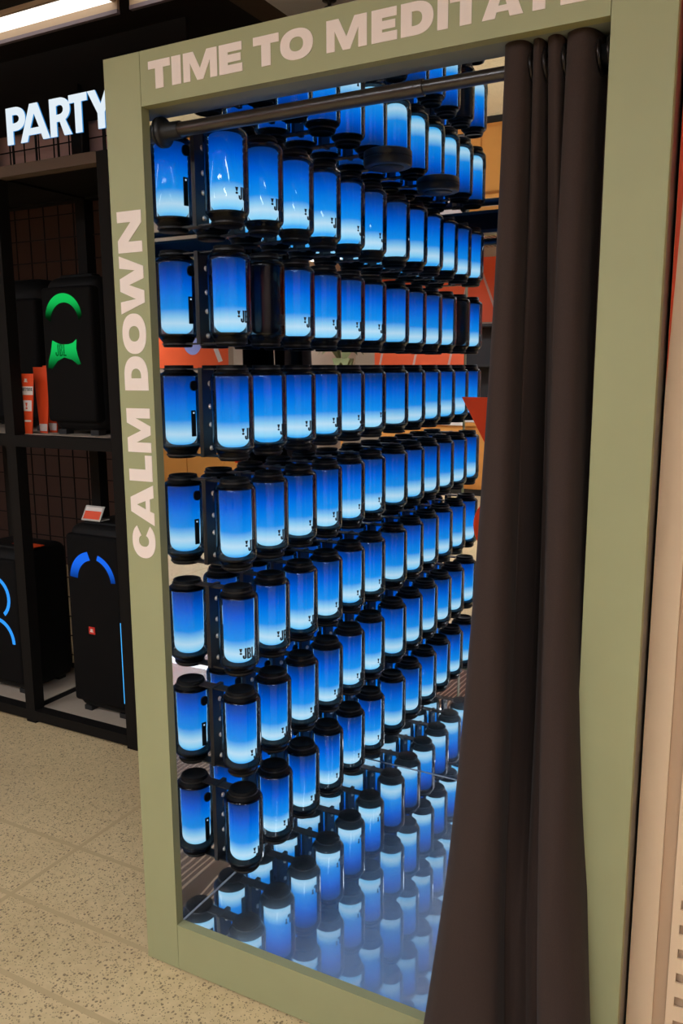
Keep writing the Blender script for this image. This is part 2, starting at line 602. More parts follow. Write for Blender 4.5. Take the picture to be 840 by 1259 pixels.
def glyph(ch, w, h, t, hb=None):
    """list of [outer, hole, ...] shapes in a w x h box; t = stem width, hb = bar height"""
    b = hb if hb else t * 0.8
    if ch == 'I':
        return [[[(0, 0), (w, 0), (w, h), (0, h)]]]
    if ch == 'T':
        c = w / 2
        return [[[(c - t / 2, 0), (c + t / 2, 0), (c + t / 2, h - b), (w, h - b), (w, h), (0, h), (0, h - b), (c - t / 2, h - b)]]]
    if ch == 'L':
        return [[[(0, 0), (w, 0), (w, b), (t, b), (t, h), (0, h)]]]
    if ch == 'E':
        m0, m1 = h / 2 - b * 0.45, h / 2 + b * 0.45
        return [[[(0, 0), (w, 0), (w, b), (t, b), (t, m0), (w * .93, m0), (w * .93, m1), (t, m1), (t, h - b), (w * .98, h - b), (w * .98, h), (0, h)]]]
    if ch == 'M':
        return [[[(0, 0), (t * .82, 0), (t * .82, h * .62), (w / 2 - t * .36, 0), (w / 2 + t * .36, 0), (w - t * .82, h * .62), (w - t * .82, 0), (w, 0), (w, h),
                  (w - t * 1.2, h), (w / 2, h * .40), (t * 1.2, h), (0, h)]]]
    if ch == 'N':
        return [[[(0, 0), (t * .85, 0), (t * .85, h * .56), (w - t * .95, 0), (w, 0), (w, h), (w - t * .85, h), (w - t * .85, h * .44), (t * .95, h), (0, h)]]]
    if ch == 'W':
        q = t * .95
        return [[[(w * .19, 0), (w * .19 + q, 0), (w * .5, h * .62), (w * .81 - q, 0), (w * .81, 0), (w, h), (w - q * 1.02, h), (w * .745, h * .36),
                  (w * .5 + q * .52, h), (w * .5 - q * .52, h), (w * .255, h * .36), (q * 1.02, h), (0, h)]]]
    if ch == 'A':
        c = w / 2
        k0, k1 = h * .17, h * .35
        def xl(y): return (c - t * .62) * y / h
        def il(y): return t * 1.08 + (c - t * 1.08) * y / (h * .80)
        return [[[(0, 0), (t * 1.08, 0), (il(k0), k0), (w - il(k0), k0), (w - t * 1.08, 0), (w, 0), (c + t * .62, h), (c - t * .62, h)],
                 [(il(k1), k1), (c, h * .74), (w - il(k1), k1)]]]
    if ch == 'O':
        return [[sup(w / 2, h / 2, w / 2, h / 2, 0, 2 * PI, 40, 2.25)[:-1], sup(w / 2, h / 2, w / 2 - t, h / 2 - b * .95, 0, 2 * PI, 32, 2.25)[:-1]]]
    if ch == 'C':
        a = math.radians(32)
        o = sup(w / 2, h / 2, w / 2, h / 2, a, 2 * PI - a, 36, 2.2)
        i = sup(w / 2, h / 2, w / 2 - t, h / 2 - b * .95, 2 * PI - a * .8, a * .8, 30, 2.2)
        return [[o + i]]
    if ch == 'D':
        o = [(0, 0)] + sup(w * .42, h / 2, w * .58, h / 2, -PI / 2, PI / 2, 22, 2.3) + [(0, h)]
        i = [(t, b)] + sup(w * .42, h / 2, w * .58 - t, h / 2 - b, -PI / 2, PI / 2, 18, 2.3) + [(t, h - b)]
        return [[o, i]]
    if ch == 'P':
        m = h * .36
        cyy, ry = (h + m) / 2, (h - m) / 2
        o = [(0, 0), (t, 0), (t, m)] + sup(w * .45, cyy, w * .55, ry, -PI / 2, PI / 2, 18, 2.2) + [(0, h)]
        i = [(t, m + b)] + sup(w * .42, cyy, w * .58 - t, ry - b, -PI / 2, PI / 2, 14, 2.2) + [(t, h - b)]
        return [[o, i]]
    if ch == 'R':
        m = h * .38
        cyy, ry = (h + m) / 2, (h - m) / 2
        o = [(0, 0), (t, 0), (t, m), (w * .46, m), (w - t * 1.15, 0), (w, 0), (w * .72, m + h * .03)] + sup(w * .45, cyy, w * .5, ry, -PI / 4, PI / 2, 16, 2.2) + [(0, h)]
        i = [(t, m + b * .9)] + sup(w * .42, cyy, w * .53 - t, ry - b * .9, -PI / 2, PI / 2, 14, 2.2) + [(t, h - b)]
        return [[o, i]]
    if ch == 'Y':
        c = w / 2
        return [[[(c - t / 2, 0), (c + t / 2, 0), (c + t / 2, h * .40), (w, h), (w - t * 1.12, h), (c, h * .62), (t * 1.12, h), (0, h), (c - t / 2, h * .40)]]]
    if ch == 'J':
        r = w * .5
        o = [(w, h), (w - t, h), (w - t, r * .9)] + [(w / 2 + (w / 2 - t) * math.cos(-a), r * .9 - (r * .9 - b) * math.sin(a)) for a in [PI * k / 8 for k in range(1, 8)]] + \
            [(t, r * .9), (t, h * .34), (0, h * .34), (0, r * .9)] + [(w / 2 - (w / 2) * math.cos(a), r * .9 - r * .9 * math.sin(a)) for a in [PI * k / 10 for k in range(1, 10)]] + [(w, r * .9)]
        return [[o]]
    if ch == 'B':
        m = h / 2
        o = [(0, 0)] + sup(w * .5, m / 2, w * .5, m / 2, -PI / 2, PI / 2, 10, 3) + sup(w * .5, m * 1.5, w * .46, m / 2, -PI / 2, PI / 2, 10, 3) + [(0, h)]
        i1 = [(t, b), (w - t, b), (w - t, m - b * .5), (t, m - b * .5)]
        i2 = [(t, m + b * .5), (w - t * 1.05, m + b * .5), (w - t * 1.05, h - b), (t, h - b)]
        return [[o, i1, i2]]
    if ch == 'X':
        c = w / 2
        return [[[(0, 0), (t * 1.1, 0), (c, h * .36), (w - t * 1.1, 0), (w, 0), (c + t * .62, h / 2), (w, h), (w - t * 1.1, h), (c, h * .64), (t * 1.1, h), (0, h), (c - t * .62, h / 2)]]]
    if ch == '!':
        return [[[(w * .30, h * .42), (w * .70, h * .42), (w, h), (0, h)]], [sup(w / 2, h * .17, w * .42, h * .17, 0, 2 * PI, 14, 2)[:-1]]]
    raise ValueError(ch)


def letters_on(word, x_spans, z0, z1, t, fn, parent, mat='cream', depth=0.0012, hb=None, sub='letter'):
    for ch, (a, b) in zip(word, x_spans):
        mb = MB()
        for shp in glyph(ch, b - a, z1 - z0, t, hb):
            mb.prism(shp, depth, lambda u, v, w, a=a: fn(a + u, z0 + v, w))
        mb.build(sub, mat, parent)


def word_mb(word, height, t, gap, lw, fn, depth, mb=None, hb=None):
    """a whole small word as one print"""
    mb = mb or MB()
    x = 0
    for ch in word:
        w = lw.get(ch, lw['*'])
        if ch != ' ':
            for shp in glyph(ch, w, height, t, hb):
                mb.prism(shp, depth, lambda u, v, ww, x=x: fn(x + u, v, ww))
        x += w + gap
    return mb, x - gap


# ------------------------------------------------------------------ the store: floor, ceiling, walls
CEIL = 2.95
struct(MB().box(-4.2, 4.2, -7.0, 3.0, -0.1, 0.0).build('floor', 'floor'), 'speckled tan polished concrete store floor', 'floor')
floor_ob = bpy.data.objects['floor']
# saw-cut joints, recessed look: hair-thin strips let into the surface
for (a, b) in (((-.52, -1.6), (-.52, .80)), ((-1.9, .275), (-.001, .275)), ((-1.9, .018), (-.001, .018)), ((-1.9, -.205), (.9, -.205))):
    d = Vector((b[0] - a[0], b[1] - a[1], 0))
    n = Vector((-d.y, d.x, 0)).normalized() * 0.007
    lv = 0.0004 if a[0] != b[0] else 0.0006
    A, B = Vector((a[0], a[1], lv)), Vector((b[0], b[1], lv))
    MB().add([A - n, B - n, B + n, A + n, A - n - Vector((0, 0, .003)), B - n - Vector((0, 0, .003)), B + n - Vector((0, 0, .003)), A + n - Vector((0, 0, .003))],
             [(0, 1, 2, 3), (0, 4, 5, 1), (1, 5, 6, 2), (2, 6, 7, 3), (3, 7, 4, 0)]).build('floor_joint', 'joint', floor_ob)
struct(MB().box(-4.2, -0.83, -7.0, 3.0, CEIL, CEIL + .1).build('ceiling', 'ceil_black'), 'matte black store ceiling', 'ceiling')
co = bpy.data.objects['ceiling']
MB().box(-0.70, 4.2, 0.4, 3.0, CEIL, CEIL + .1).build('pale_grey_section', 'ceil_grey', co)
MB().box(-0.70, 4.2, -7.0, 0.4, CEIL, CEIL + .1).build('ripple_section', 'ripple_ceil', co)
MB().box(-4.2, -0.83, -7.0, 0.4, CEIL - .012, CEIL - .001).build('ripple_section', 'ripple_ceil', co)
MB().box(-0.83, -0.70, -7.0, 3.0, CEIL - .0, CEIL + .1).build('brown_beam', 'beam_brown', co)
struct(MB().box(-4.2, 4.2, 3.0, 3.1, 0, CEIL).build('wall_back', 'brown_wall'), 'dim brown store wall behind the black display rack', 'wall')
struct(MB().box(-4.3, -4.2, -7.0, 3.1, 0, CEIL).build('wall_left', 'wall_beige'), 'beige store side wall', 'wall')
struct(MB().box(4.2, 4.3, -7.0, 3.1, 0, CEIL).build('wall_right', 'wall_beige'), 'beige store side wall on the booth curtain side', 'wall')
struct(MB().box(-4.3, 4.3, -7.1, -7.0, 0, CEIL).build('wall_front', 'wall_beige'), 'beige store wall facing the booth opening', 'wall')


def hung_lamp(x, y, label):
    e = empty('ceiling_light', (x, y, CEIL))
    MB().box(-.85, .85, -.13, .13, -.30, -.29).build('diffuser', 'lamp_glow', e)
    MB().box(-.80, .80, -.05, .05, -.252, -.246).build('added_up_fill', 'up_fill', e)  # added upward glow, no such source known; lamps hang low so it lights the ceiling
    f = MB()
    f.box(-.87, .87, .13, .145, -.305, -.25)
    f.box(-.87, .87, -.145, -.13, -.305, -.25)
    f.box(-.87, -.85, -.13, .13, -.305, -.25)
    f.box(.85, .87, -.13, .13, -.305, -.25)
    f.box(-.85, .85, -.13, .13, -.285, -.256)
    f.build('housing', 'lamp_frame', e)
    for sx in (-.6, .6):
        MB().tube((sx, .08, -.256), (sx, .08, 0), .003, 8).build('hanger', 'steel_black', e)
    tag(e, label, 'ceiling light', 'linear ceiling lights of the store')


def ceiling_lamp(x0, x1, y0, y1, label, glow='lamp_glow'):
    e = empty('ceiling_light', ((x0 + x1) / 2, (y0 + y1) / 2, CEIL))
    cx, cy_ = (x0 + x1) / 2, (y0 + y1) / 2
    hx, hy = (x1 - x0) / 2, (y1 - y0) / 2
    MB().box(-hx, hx, -hy, hy, -.018, -.002).build('diffuser', glow, e)
    f = MB()
    f.box(-hx - .02, hx + .02, hy + .002, hy + .016, -.048, 0)
    f.box(-hx - .02, hx + .02, -hy - .012, -hy, -.020, 0)
    f.box(-hx - .02, -hx, -hy, hy, -.020, 0)
    f.box(hx, hx + .02, -hy, hy, -.020, 0)
    f.build('frame', 'lamp_frame', e)
    MB().box(-hx - .02, hx + .02, hy, hy + .018, -.063, -.048).build('trim', 'lamp_trim', e)
    tag(e, label, 'ceiling light', 'linear ceiling lights of the store')


ceiling_lamp(-3.7, -1.225, 1.276, 1.392, 'white linear ceiling light with tan frame above the glowing sign', 'lamp_soft')
ceiling_lamp(-1.12, -0.86, 1.276, 1.392, 'short white ceiling light next to the brown beam', 'lamp_soft')
LAMPN = ('before the display rack', 'before the booth opening', 'facing the beige slotted unit', 'near the violet ball poster', 'in the middle of the store', 'near the potted plant')
for i, (x, y) in enumerate(((-2.5, -1.6), (0.3, -2.1), (2.9, -2.9), (-3.25, -4.9), (0.3, -4.3), (2.9, -4.9))):
    hung_lamp(x, y, 'long white hanging light over the aisle, %s' % LAMPN[i])
# sprinkler head in the grey ceiling
sp = empty('sprinkler', (-0.471, 1.847, CEIL))
MB().lathe([(.0, -.03), (.022, -.03), (.022, -.026), (.008, -.022), (.008, -.004), (.03, 0)], 16).build('sprinkler_head', 'rod', sp)
tag(sp, 'small dark sprinkler head in the grey ceiling', 'sprinkler')

# ------------------------------------------------------------------ the booth
W, H = 1.1273, 2.1
WS, HT, HB = 0.0974, 0.1048, 0.1252
XM, XR, D = 0.0954, 1.0319, 1.0036
ZF, ZC = 0.1215, 2.0377
booth = empty('mirror_booth', (0, 0, 0))
tag(booth, 'sage green framed walk-in booth lined with mirrors', 'booth')
z0 = 0.006
fr = 0.024
ls = MB().box(0, WS - .0006, 0, fr, z0, H).build('left_stile', 'green', booth)
rs = MB().box(W - WS + .0006, W, 0, fr, z0, H).build('right_stile', 'green', booth)
tr = MB().box(WS + .0006, W - WS - .0006, 0, fr, H - HT, H).build('top_rail', 'green', booth)
br = MB().box(WS + .0006, W - WS - .0006, 0, fr, z0, HB).build('bottom_rail', 'green', booth)
MB().box(XM, XR, fr, 0.088, H - HT, H - HT + .012).build('soffit', 'soffit', booth)
MB().box(XM, XR, 0.082, 0.088, H - HT + .012, ZC).build('header_board', 'dark_side', booth)
MB().box(0, XM - .004, fr, D + .04, z0, H - .002).build('left_panel', 'dark_side', booth)
MB().box(XR + .004, W, fr, D + .04, z0, H - .002).build('right_panel', 'dark_side', booth)
MB().box(XM - .004, XR + .004, D + .006, D + .04, z0, H - .002).build('back_panel', 'dark_side', booth)
MB().box(XM - .004, XR + .004, fr, D + .006, ZC + .006, H - .002).build('roof_panel', 'dark_side', booth)
MB().box(XM - .004, XR + .004, fr, D + .006, z0, ZF - .006).build('floor_panel', 'dark_side', booth)
MB().box(XM - .004, XM, fr, D, ZF, ZC).build('left_mirror', 'mirror', booth)
MB().box(XR, XR + .004, fr, D, ZF, ZC).build('right_mirror', 'mirror', booth)
MB().box(XM - .004, XR + .004, D, D + .006, ZF, ZC).build('back_mirror', 'mirror', booth)
MB().box(XM - .004, XR + .004, 0.088, D + .006, ZC, ZC + .006).build('ceiling_mirror', 'mirror', booth)
fm = MB().box(XM - .004, XR + .004, fr, D + .006, ZF - .006, ZF).build('floor_mirror', 'mirror_floor', booth)
MB().box(XM, XM + .002, fr, D, ZF, ZF + .0015).build('sealant_line', 'trim_clear', booth)
MB().box(XM, XR, D - .002, D, ZF, ZF + .0015).build('sealant_line', 'trim_clear', booth)

front = lambda u, v, w: (u, -w, v)
letters_on('TIMETOMEDITATE', [(.120, .176), (.180, .203), (.209, .291), (.296, .350), (.375, .432), (.435, .505), (.533, .614), (.623, .672), (.679, .739),
                              (.746, .765), (.768, .824), (.824, .893), (.890, .946), (.952, .999)], 2.0235, 2.0765, .0205, front, tr, hb=.0150)
side = lambda u, v, w: (-v, -w, u)          # words climb the stile: u runs up (z), v runs to the left
letters_on('CALMDOWN', [(1.040, 1.120), (1.117, 1.209), (1.217, 1.275), (1.282, 1.379), (1.418, 1.492), (1.497, 1.583), (1.582, 1.704), (1.710, 1.795)],
           -.084, -.017, .0265, side, ls, hb=.0195)

# red exclamation mark on the back mirror
ex = empty('exclamation_decal', (0.586, D - .0012, 0.885))
MB().prism([[(-.010, .247), (.010, .247), (.145, .490), (-.145, .490)]], .001, lambda u, v, w: (u, -w + .001, v)).build('wedge', 'red_vinyl', ex)
MB().prism([sup(0, .099, .099, .099, 0, 2 * PI, 48, 2)[:-1]], .001, lambda u, v, w: (u, -w + .001, v)).build('dot', 'red_vinyl', ex)
tag(ex, 'large flat red exclamation mark stuck on the back mirror', 'decal')

# round puck on the mirrored ceiling
pk = empty('ceiling_puck', (0.278, 0.812, ZC))
MB().lathe([(0, -.022), (.060, -.022), (.067, -.019), (.068, -.004), (.068, 0.0), (0, 0)], 40).build('puck_body', 'black', pk)
MB().lathe([(0, -.025), (.042, -.025), (.046, -.022), (0, -.022)], 32).build('puck_cover', 'rubber', pk)
tag(pk, 'round flat black puck fixed under the mirrored ceiling', 'ceiling fitting')


# ------------------------------------------------------------------ glowing cylinder speakers on brackets
RS = 0.0500        # shell radius
RC = 0.0372        # light core radius
Z_LO, Z_HI = -0.031, 0.190


def arc(cx, cz, r, a0, a1, n):
    return [(cx + r * math.cos(math.radians(a0 + (a1 - a0) * k / n)), cz + r * math.sin(math.radians(a0 + (a1 - a0) * k / n))) for k in range(n + 1)]


shell_me = MB().lathe([(.0400, -.0135)] + arc(RS - .018, .005, .018, -55, 0, 7) + [(RS, .156)] + arc(RS - .016, .159, .016, 0, 55, 7), 40).mesh('shell', 'shell')
core_prof = [(0, 0), (RC * .45, .0004)] + [(RC * (.45 + .55 * math.sin(PI / 2 * k / 9)), .0004 + .022 * (1 - math.cos(PI / 2 * k / 9))) for k in range(1, 10)] + \
    [(RC, .06), (RC, .12), (RC, WIN_H - .008)] + arc(RC - .008, WIN_H - .008, .008, 0, 90, 5) + [(0, WIN_H)]
core_me = MB().lathe(core_prof, 40).mesh('light_core', 'core')
core_off_me = MB().lathe(core_prof, 40).mesh('light_core', 'core_off')
base_me = MB().lathe([(0, Z_LO), (.0325, Z_LO), (.0345, Z_LO + .002), (.0345, -.021), (.0395, -.0140), (.0440, -.0070), (.0460, -.0010), (.0400, -.0010), (.0370, -.0010), (0, -.0015)], 40).mesh('base_cap', 'matte_cap')
cap_me = MB().lathe([(0, WIN_H + .0005), (.0405, WIN_H + .0005), (.0455, WIN_H + .0010), (.0425, WIN_H + .0075), (.0365, WIN_H + .0115), (.0345, WIN_H + .0140), (.0345, Z_HI - .001), (.0335, Z_HI),
                     (.0295, Z_HI), (.0280, Z_HI - .006), (0, Z_HI - .007)], 40).mesh('top_cap', 'matte_cap')


def bent(r, a_mid):
    return lambda u, v, w: ((r + w) * math.cos(a_mid + u / r), (r + w) * math.sin(a_mid + u / r), v)


def logo_mesh():
    mb = MB()
    Rr = RS + .0003
    h = .027
    x = -.023
    for shp in glyph('!', .0075, h, .002):
        mb.prism([[(p[0], p[1] * .55 + h * .42) for p in c] for c in shp], .0003, lambda u, v, w: bent(Rr, 0)(u + x, v + .020, w))
    x += .0080
    for ch, w_ in (('J', .0098), ('B', .0106), ('L', .0086)):
        for shp in glyph(ch, w_, h, .0044, .0038):
            mb.prism(shp, .0003, lambda u, v, w, x=x: bent(Rr, 0)(u + x, v + .020, w))
        x += w_ + .0012
    return mb.mesh('logo', 'print')


logo_me = logo_mesh()
strip_mb = MB()
strip_mb.prism([[(-.006, .022), (.006, .022), (.006, .084), (-.006, .084)]], .0022, bent(RS - .0004, PI + .36))
strip_me = strip_mb.mesh('control_strip', 'rubber')
dot_me = MB().prism([sup(0, .078, .0022, .0022, 0, 2 * PI, 12, 2)[:-1]], .0006, bent(RS + .0018, PI + .36)).mesh('status_light', 'led_dot')
btn_me = MB().prism([sup(0, .142, .010, .012, 0, 2 * PI, 20, 2.4)[:-1]], .004, bent(RS - .0004, PI + .30)).mesh('power_button', 'rubber')

# bracket: wall plate on the mirror, two flat arms with collars, four bolts
XS = 0.1725
OFF = XS - XM       # axis distance from the mirror
PT = 0.0055
plate_me = MB().box(0, PT, -.020, .028, -.026, .184).mesh('wall_plate', 'steel_black')


def arm_mesh(name, zc, thick):
    """flat bar from the wall plate to the speaker, ending in a ring clamped round the neck"""
    mb = MB()
    ri, ro, n = .0350, .0375, 32
    mb.box(PT, OFF - ro + .0015, -.014, .014, zc, zc + thick)
    vs, fs = [], []
    for k in range(n):
        a = 2 * PI * k / n
        c, s = math.cos(a), math.sin(a)
        vs += [(OFF + ri * c, ri * s, zc), (OFF + ro * c, ro * s, zc), (OFF + ro * c, ro * s, zc + thick), (OFF + ri * c, ri * s, zc + thick)]
    for k in range(n):
        a, b = 4 * k, 4 * ((k + 1) % n)
        for i in range(4):
            j = (i + 1) % 4
            fs.append((a + i, a + j, b + j, b + i))
    mb.add(vs, fs)
    return mb.mesh(name, 'steel_black')


top_arm_me = arm_mesh('top_arm', .1790, .0035)
low_arm_me = arm_mesh('bottom_arm', -.0255, .0035)
bolt_me = MB().lathe([(.0060, 0), (.0060, .0018), (.0046, .0044), (.0, .0052)], 14, Matrix.Rotation(PI / 2, 4, 'Y')).mesh('bolt', 'bolt')

ORD = ['first', 'second', 'third', 'fourth', 'fifth', 'sixth', 'seventh']
for r in range(1, 8):                       # row 1 at the top, row 7 at the bottom
    zb = 0.2291 + (7 - r) * 0.2634
    for c in range(6):
        y = 0.1860 + c * 0.1461
        lit = not (r == 2 and c == 1)
        rot = random.uniform(-.08, .10) - .10
        if r == 5 and c == 0:
            rot = -.50
        if r == 5 and c == 1:
            rot = -.26
        s = empty('cylinder_speaker', (XS, y, zb + Z_LO), rot)
        tag(s, '%s cylinder speaker, %s from booth opening, %s row above the mirror floor' % ('glowing blue' if lit else 'unlit dark', ORD[c], ORD[7 - r]),
            'speaker', 'cylinder speakers on the mirrored wall')
        up_ = (0, 0, -Z_LO)
        put('light_core', core_me if lit else core_off_me, s, up_)
        put('shell', shell_me, s, up_)
        put('base_cap', base_me, s, up_)
        put('top_cap', cap_me, s, up_)
        put('logo', logo_me, s, up_)
        st = put('control_strip', strip_me, s, up_)
        put('status_light', dot_me, st)
        put('power_button', btn_me, s, up_)
        b = empty('speaker_bracket', (XM, y, zb))
        tag(b, 'black bracket holding the %s speaker from booth opening, %s row above mirror floor' % (ORD[c], ORD[7 - r]), 'bracket', 'speaker brackets on the mirrored wall')
        put('wall_plate', plate_me, b)
        put('top_arm', top_arm_me, b)
        put('bottom_arm', low_arm_me, b)
        for bz in (.147, .093, .050, -.006):
            put('bolt', bolt_me, b, (PT, .008, bz))

# ------------------------------------------------------------------ curtain rod and curtain
RY, RZ = 0.066, 1.9605
rod = empty('curtain_rod', (XM, RY, RZ))
MB().tube((.004, 0, 0), (.60, 0, 0), .0145, 24).build('thick_tube', 'rod', rod)
MB().tube((.60, 0, 0), (XR - XM - .004, 0, 0), .0118, 24).build('thin_tube', 'rod', rod)
for x, sg in ((0.0005, 1), (XR - XM - .0005, -1)):
    ax = Matrix.Translation((x, 0, 0)) @ Matrix.Rotation(sg * PI / 2, 4, 'Y')
    MB().lathe([(0, 0), (.031, 0), (.031, .005), (.026, .010), (.0185, .012), (.0175, .048), (.0148, .049)], 28, ax).build('end_flange', 'black', rod)
tag(rod, 'dark metal curtain rod across the booth opening', 'curtain rod')

TOP = [(.872, .098), (.855, .070), (.852, .045), (.864, .030), (.884, .033), (.892, .055), (.893, .098), (.897, .060), (.902, .038), (.910, .034), (.915, .052),
       (.917, .098), (.921, .060), (.926, .038), (.938, .032), (.946, .048), (.949, .098), (.954, .055), (.960, .036), (.976, .028), (.992, .034), (1.002, .058),
       (1.008, .098), (1.016, .092), (1.022, .060)]
BOT = [(.770, -.030), (.752, -.036), (.757, -.066), (.800, -.108), (.872, -.122), (.926, -.104), (.930, -.060), (.924, -.024), (.932, -.016), (.942, -.014), (.954, -.014),
       (.966, -.014), (.976, -.014), (.986, -.014), (.996, -.014), (1.006, -.018), (1.014, -.050), (1.020, -.090), (1.032, -.112), (1.060, -.122), (1.092, -.112), (1.108, -.080),
       (1.108, -.050), (1.100, -.034), (1.088, -.030)]


def crom(P, n):
    out = []
    m = len(P)
    for i in range(m - 1):
        p0, p1, p2, p3 = P[max(i - 1, 0)], P[i], P[i + 1], P[min(i + 2, m - 1)]
        for k in range(n):
            t = k / n
            out.append(tuple(.5 * ((2 * p1[j]) + (-p0[j] + p2[j]) * t + (2 * p0[j] - 5 * p1[j] + 4 * p2[j] - p3[j]) * t * t + (-p0[j] + 3 * p1[j] - 3 * p2[j] + p3[j]) * t ** 3) for j in (0, 1)))
    out.append(P[-1])
    return out


ct, cb = crom(TOP, 6), crom(BOT, 6)
NC, NR = len(ct), 72
mb = MB()
vs = []
for j in range(NR + 1):
    t = j / NR
    for i in range(NC):
        k = i / (NC - 1)
        mid = max(0.0, min(1.0, 1.6 - abs(k - .48) / .13))
        wgt = t ** 2.35
        wy = t ** 1.15
        dent = (.080 * mid) * math.sin(min(1.0, t * 1.25) * PI)      # the two slim folds fall back
        x = ct[i][0] * (1 - wgt) + cb[i][0] * wgt
        y = ct[i][1] * (1 - wy) + cb[i][1] * wy + dent
        y += .004 * math.sin(9 * t * 2 + k * 21) * t * (1 - t) + .0025 * math.sin(23 * t + k * 40) * t
        x += .003 * math.sin(5 * t * 2 + k * 13) * t
        zt = 2.010 + .005 * math.sin(k * 40)
        if t > .6:
            y = min(y, .0 + (1 - t) * .35 - .006)
        vs.append((x, y, zt + (0.012 - zt) * t))
fs = [(j * NC + i, j * NC + i + 1, (j + 1) * NC + i + 1, (j + 1) * NC + i) for j in range(NR) for i in range(NC - 1)]
mb.add(vs, fs, True)
cur = empty('curtain', (.95, .066, .012))
cl = mb.build('cloth', 'curtain', cur, (-.95, -.066, -.012))
sol = cl.modifiers.new('thickness', 'SOLIDIFY')
sol.thickness = 0.0016
for gx in (.8945, .9180, .9500, 1.0045, 1.0205):
    ax = Matrix.Translation((gx - .95, 0, RZ - .012)) @ Matrix.Rotation(PI / 2 - .1, 4, 'Y')
    MB().lathe([(.020, -.003), (.027, -.003), (.029, 0), (.027, .003), (.020, .003), (.0185, 0), (.020, -.003)], 28, ax).build('grommet', 'grommet', cur)
tag(cur, 'dark brown grommet curtain bunched in folds on the rod', 'curtain')

# ------------------------------------------------------------------ beige slotted unit beside the booth
un = empty('slotted_panel_unit', (1.13, 0.09, 0))
PX = 0.0
MB().box(0.0008, .0465, 0, .30, 0, 2.6).build('front_panel', 'beige', un)
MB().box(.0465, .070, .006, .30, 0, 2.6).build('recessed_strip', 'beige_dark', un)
# slotted upright: front plate with a row of open slots
up_mb = MB()
sx0, sx1, ex0, ex1 = .0835, .108, .070, .60
up_mb.box(ex0, sx0, 0, .004, 0, 2.6)
up_mb.box(sx1, ex1, 0, .004, 0, 2.6)
zz = 0.0
for k in range(52):
    up_mb.box(sx0, sx1, 0, .004, zz, zz + .030)
    zz += .050
upo = up_mb.build('slotted_upright', 'beige', un)
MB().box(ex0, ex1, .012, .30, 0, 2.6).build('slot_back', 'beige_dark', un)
# orange diagonal graphic on the panel
MB().prism([[(.0012, 1.43), (.010, 1.735), (.0455, 2.6), (.0012, 2.6)]], .0008, lambda u, v, w: (u, -w, v)).build('orange_graphic', 'orange', un)
tag(un, 'beige panel unit with slotted upright standing against the booth side', 'panel unit')

# ------------------------------------------------------------------ black display rack
RX0, RX1, RF, RB = -2.75, -0.812, 0.865, 1.36
rack = empty('display_rack', (-1.6, RF, 0))
ro = Vector((-1.6, RF, 0))


def rpart(name, mat, *boxes):
    m_ = MB()
    for b_ in boxes:
        m_.box(b_[0] - ro.x, b_[1] - ro.x, b_[2] - ro.y, b_[3] - ro.y, b_[4], b_[5])
    return m_.build(name, mat, rack)


p = .052
for px in (-0.858, -1.414, -1.970, -2.526):
    rpart('post', 'rack', (px, px + p, RF, RF + p, 0.0, 2.205))
    rpart('post', 'rack', (px, px + p, RB - p, RB, 0.0, 2.62))
for z0_, z1_, m_ in ((0.012, 0.055, 'rack'), (1.163, 1.208, 'rack'), (2.168, 2.206, 'beam_brown')):
    rpart('front_beam', m_, (-2.52, -0.858, RF - .001, RF + p - .004, z0_, z1_))
    rpart('back_beam', 'rack', (-2.52, -0.858, RB - p + .004, RB - .001, z0_, z1_))
    for px in (-0.858, -1.412, -1.966):
        rpart('side_beam', 'rack', (px + .004, px + p - .004, RF + p, RB - p, z0_, z1_))
for a, b in ((-1.366, -0.858), (-1.920, -1.412), (-2.474, -1.966)):
    rpart('lower_shelf', 'shelf_board', (a, b, RF + p - .004, RB - p, 0.040, 0.056))
    rpart('upper_shelf', 'shelf_board', (a, b, RF + p - .004, RB - p, 1.196, 1.210))
    g = []
    for k in range(7):
        gx = a - .005 + k * .090
        g.append((gx - .0022, gx + .0022, RB - .006, RB - .002, .06, 2.50))
    for k in range(25):
        gz = .10 + k * .0965
        g.append((a - .0, b + .0, RB - .010, RB - .006, gz - .0022, gz + .0022))
    rpart('wire_mesh', 'rack', *g)
rpart('header_board', 'rack', (-2.52, -0.812, RB - .03, RB - .012, 2.482, 2.78))
rpart('top_board', 'rack', (-2.50, -0.83, RF + p, RB - p, 2.176, 2.196))
rpart('pale_board', 'pink_wall', (-2.52, -0.812, RB + .03, RB + .04, 2.20, 2.50))
tag(rack, 'black steel display rack with wire mesh back and shelf boards', 'rack')

# PARTY sign standing on the rack's top beam
sign = empty('letter_sign', (-1.287, RF, 2.207))
spans = [(0, .097), (.068, .215), (.220, .322), (.314, .399), (.402, .521)]
for ch, (a, b) in zip('PARTY', spans):
    lm, fm_ = MB(), MB()
    for shp in glyph(ch, b - a, .126, .031, .026):
        lm.prism(shp, .005, lambda u, v, w, a=a: (a + u, .007 - w, .068 + v))
        fm_.prism(shp, .0015, lambda u, v, w, a=a: (a + u, .002 - w, .068 + v))
    lo = lm.build('letter', 'sign_edge', sign)
    fm_.build('letter_face', 'sign_glow', lo)
for sx in (.012, .13, .24, .355, .46):
    MB().box(sx, sx + .006, .008, .014, 0, .090).build('stand', 'rack', sign)
tag(sign, 'illuminated white PARTY letters standing on the rack top', 'sign')


# ---- party speakers
def ring_arc(cx, cz, r0, r1, a0, a1, n=26, shift=(0, 0)):
    out, inn = [], []
    for k in range(n + 1):
        a = math.radians(a0 + (a1 - a0) * k / n)
        out.append((cx + r0 * math.cos(a), cz + r0 * math.sin(a)))
        inn.append((cx + shift[0] + r1 * math.cos(a), cz + shift[1] + r1 * math.sin(a)))
    return [out + inn[::-1]]


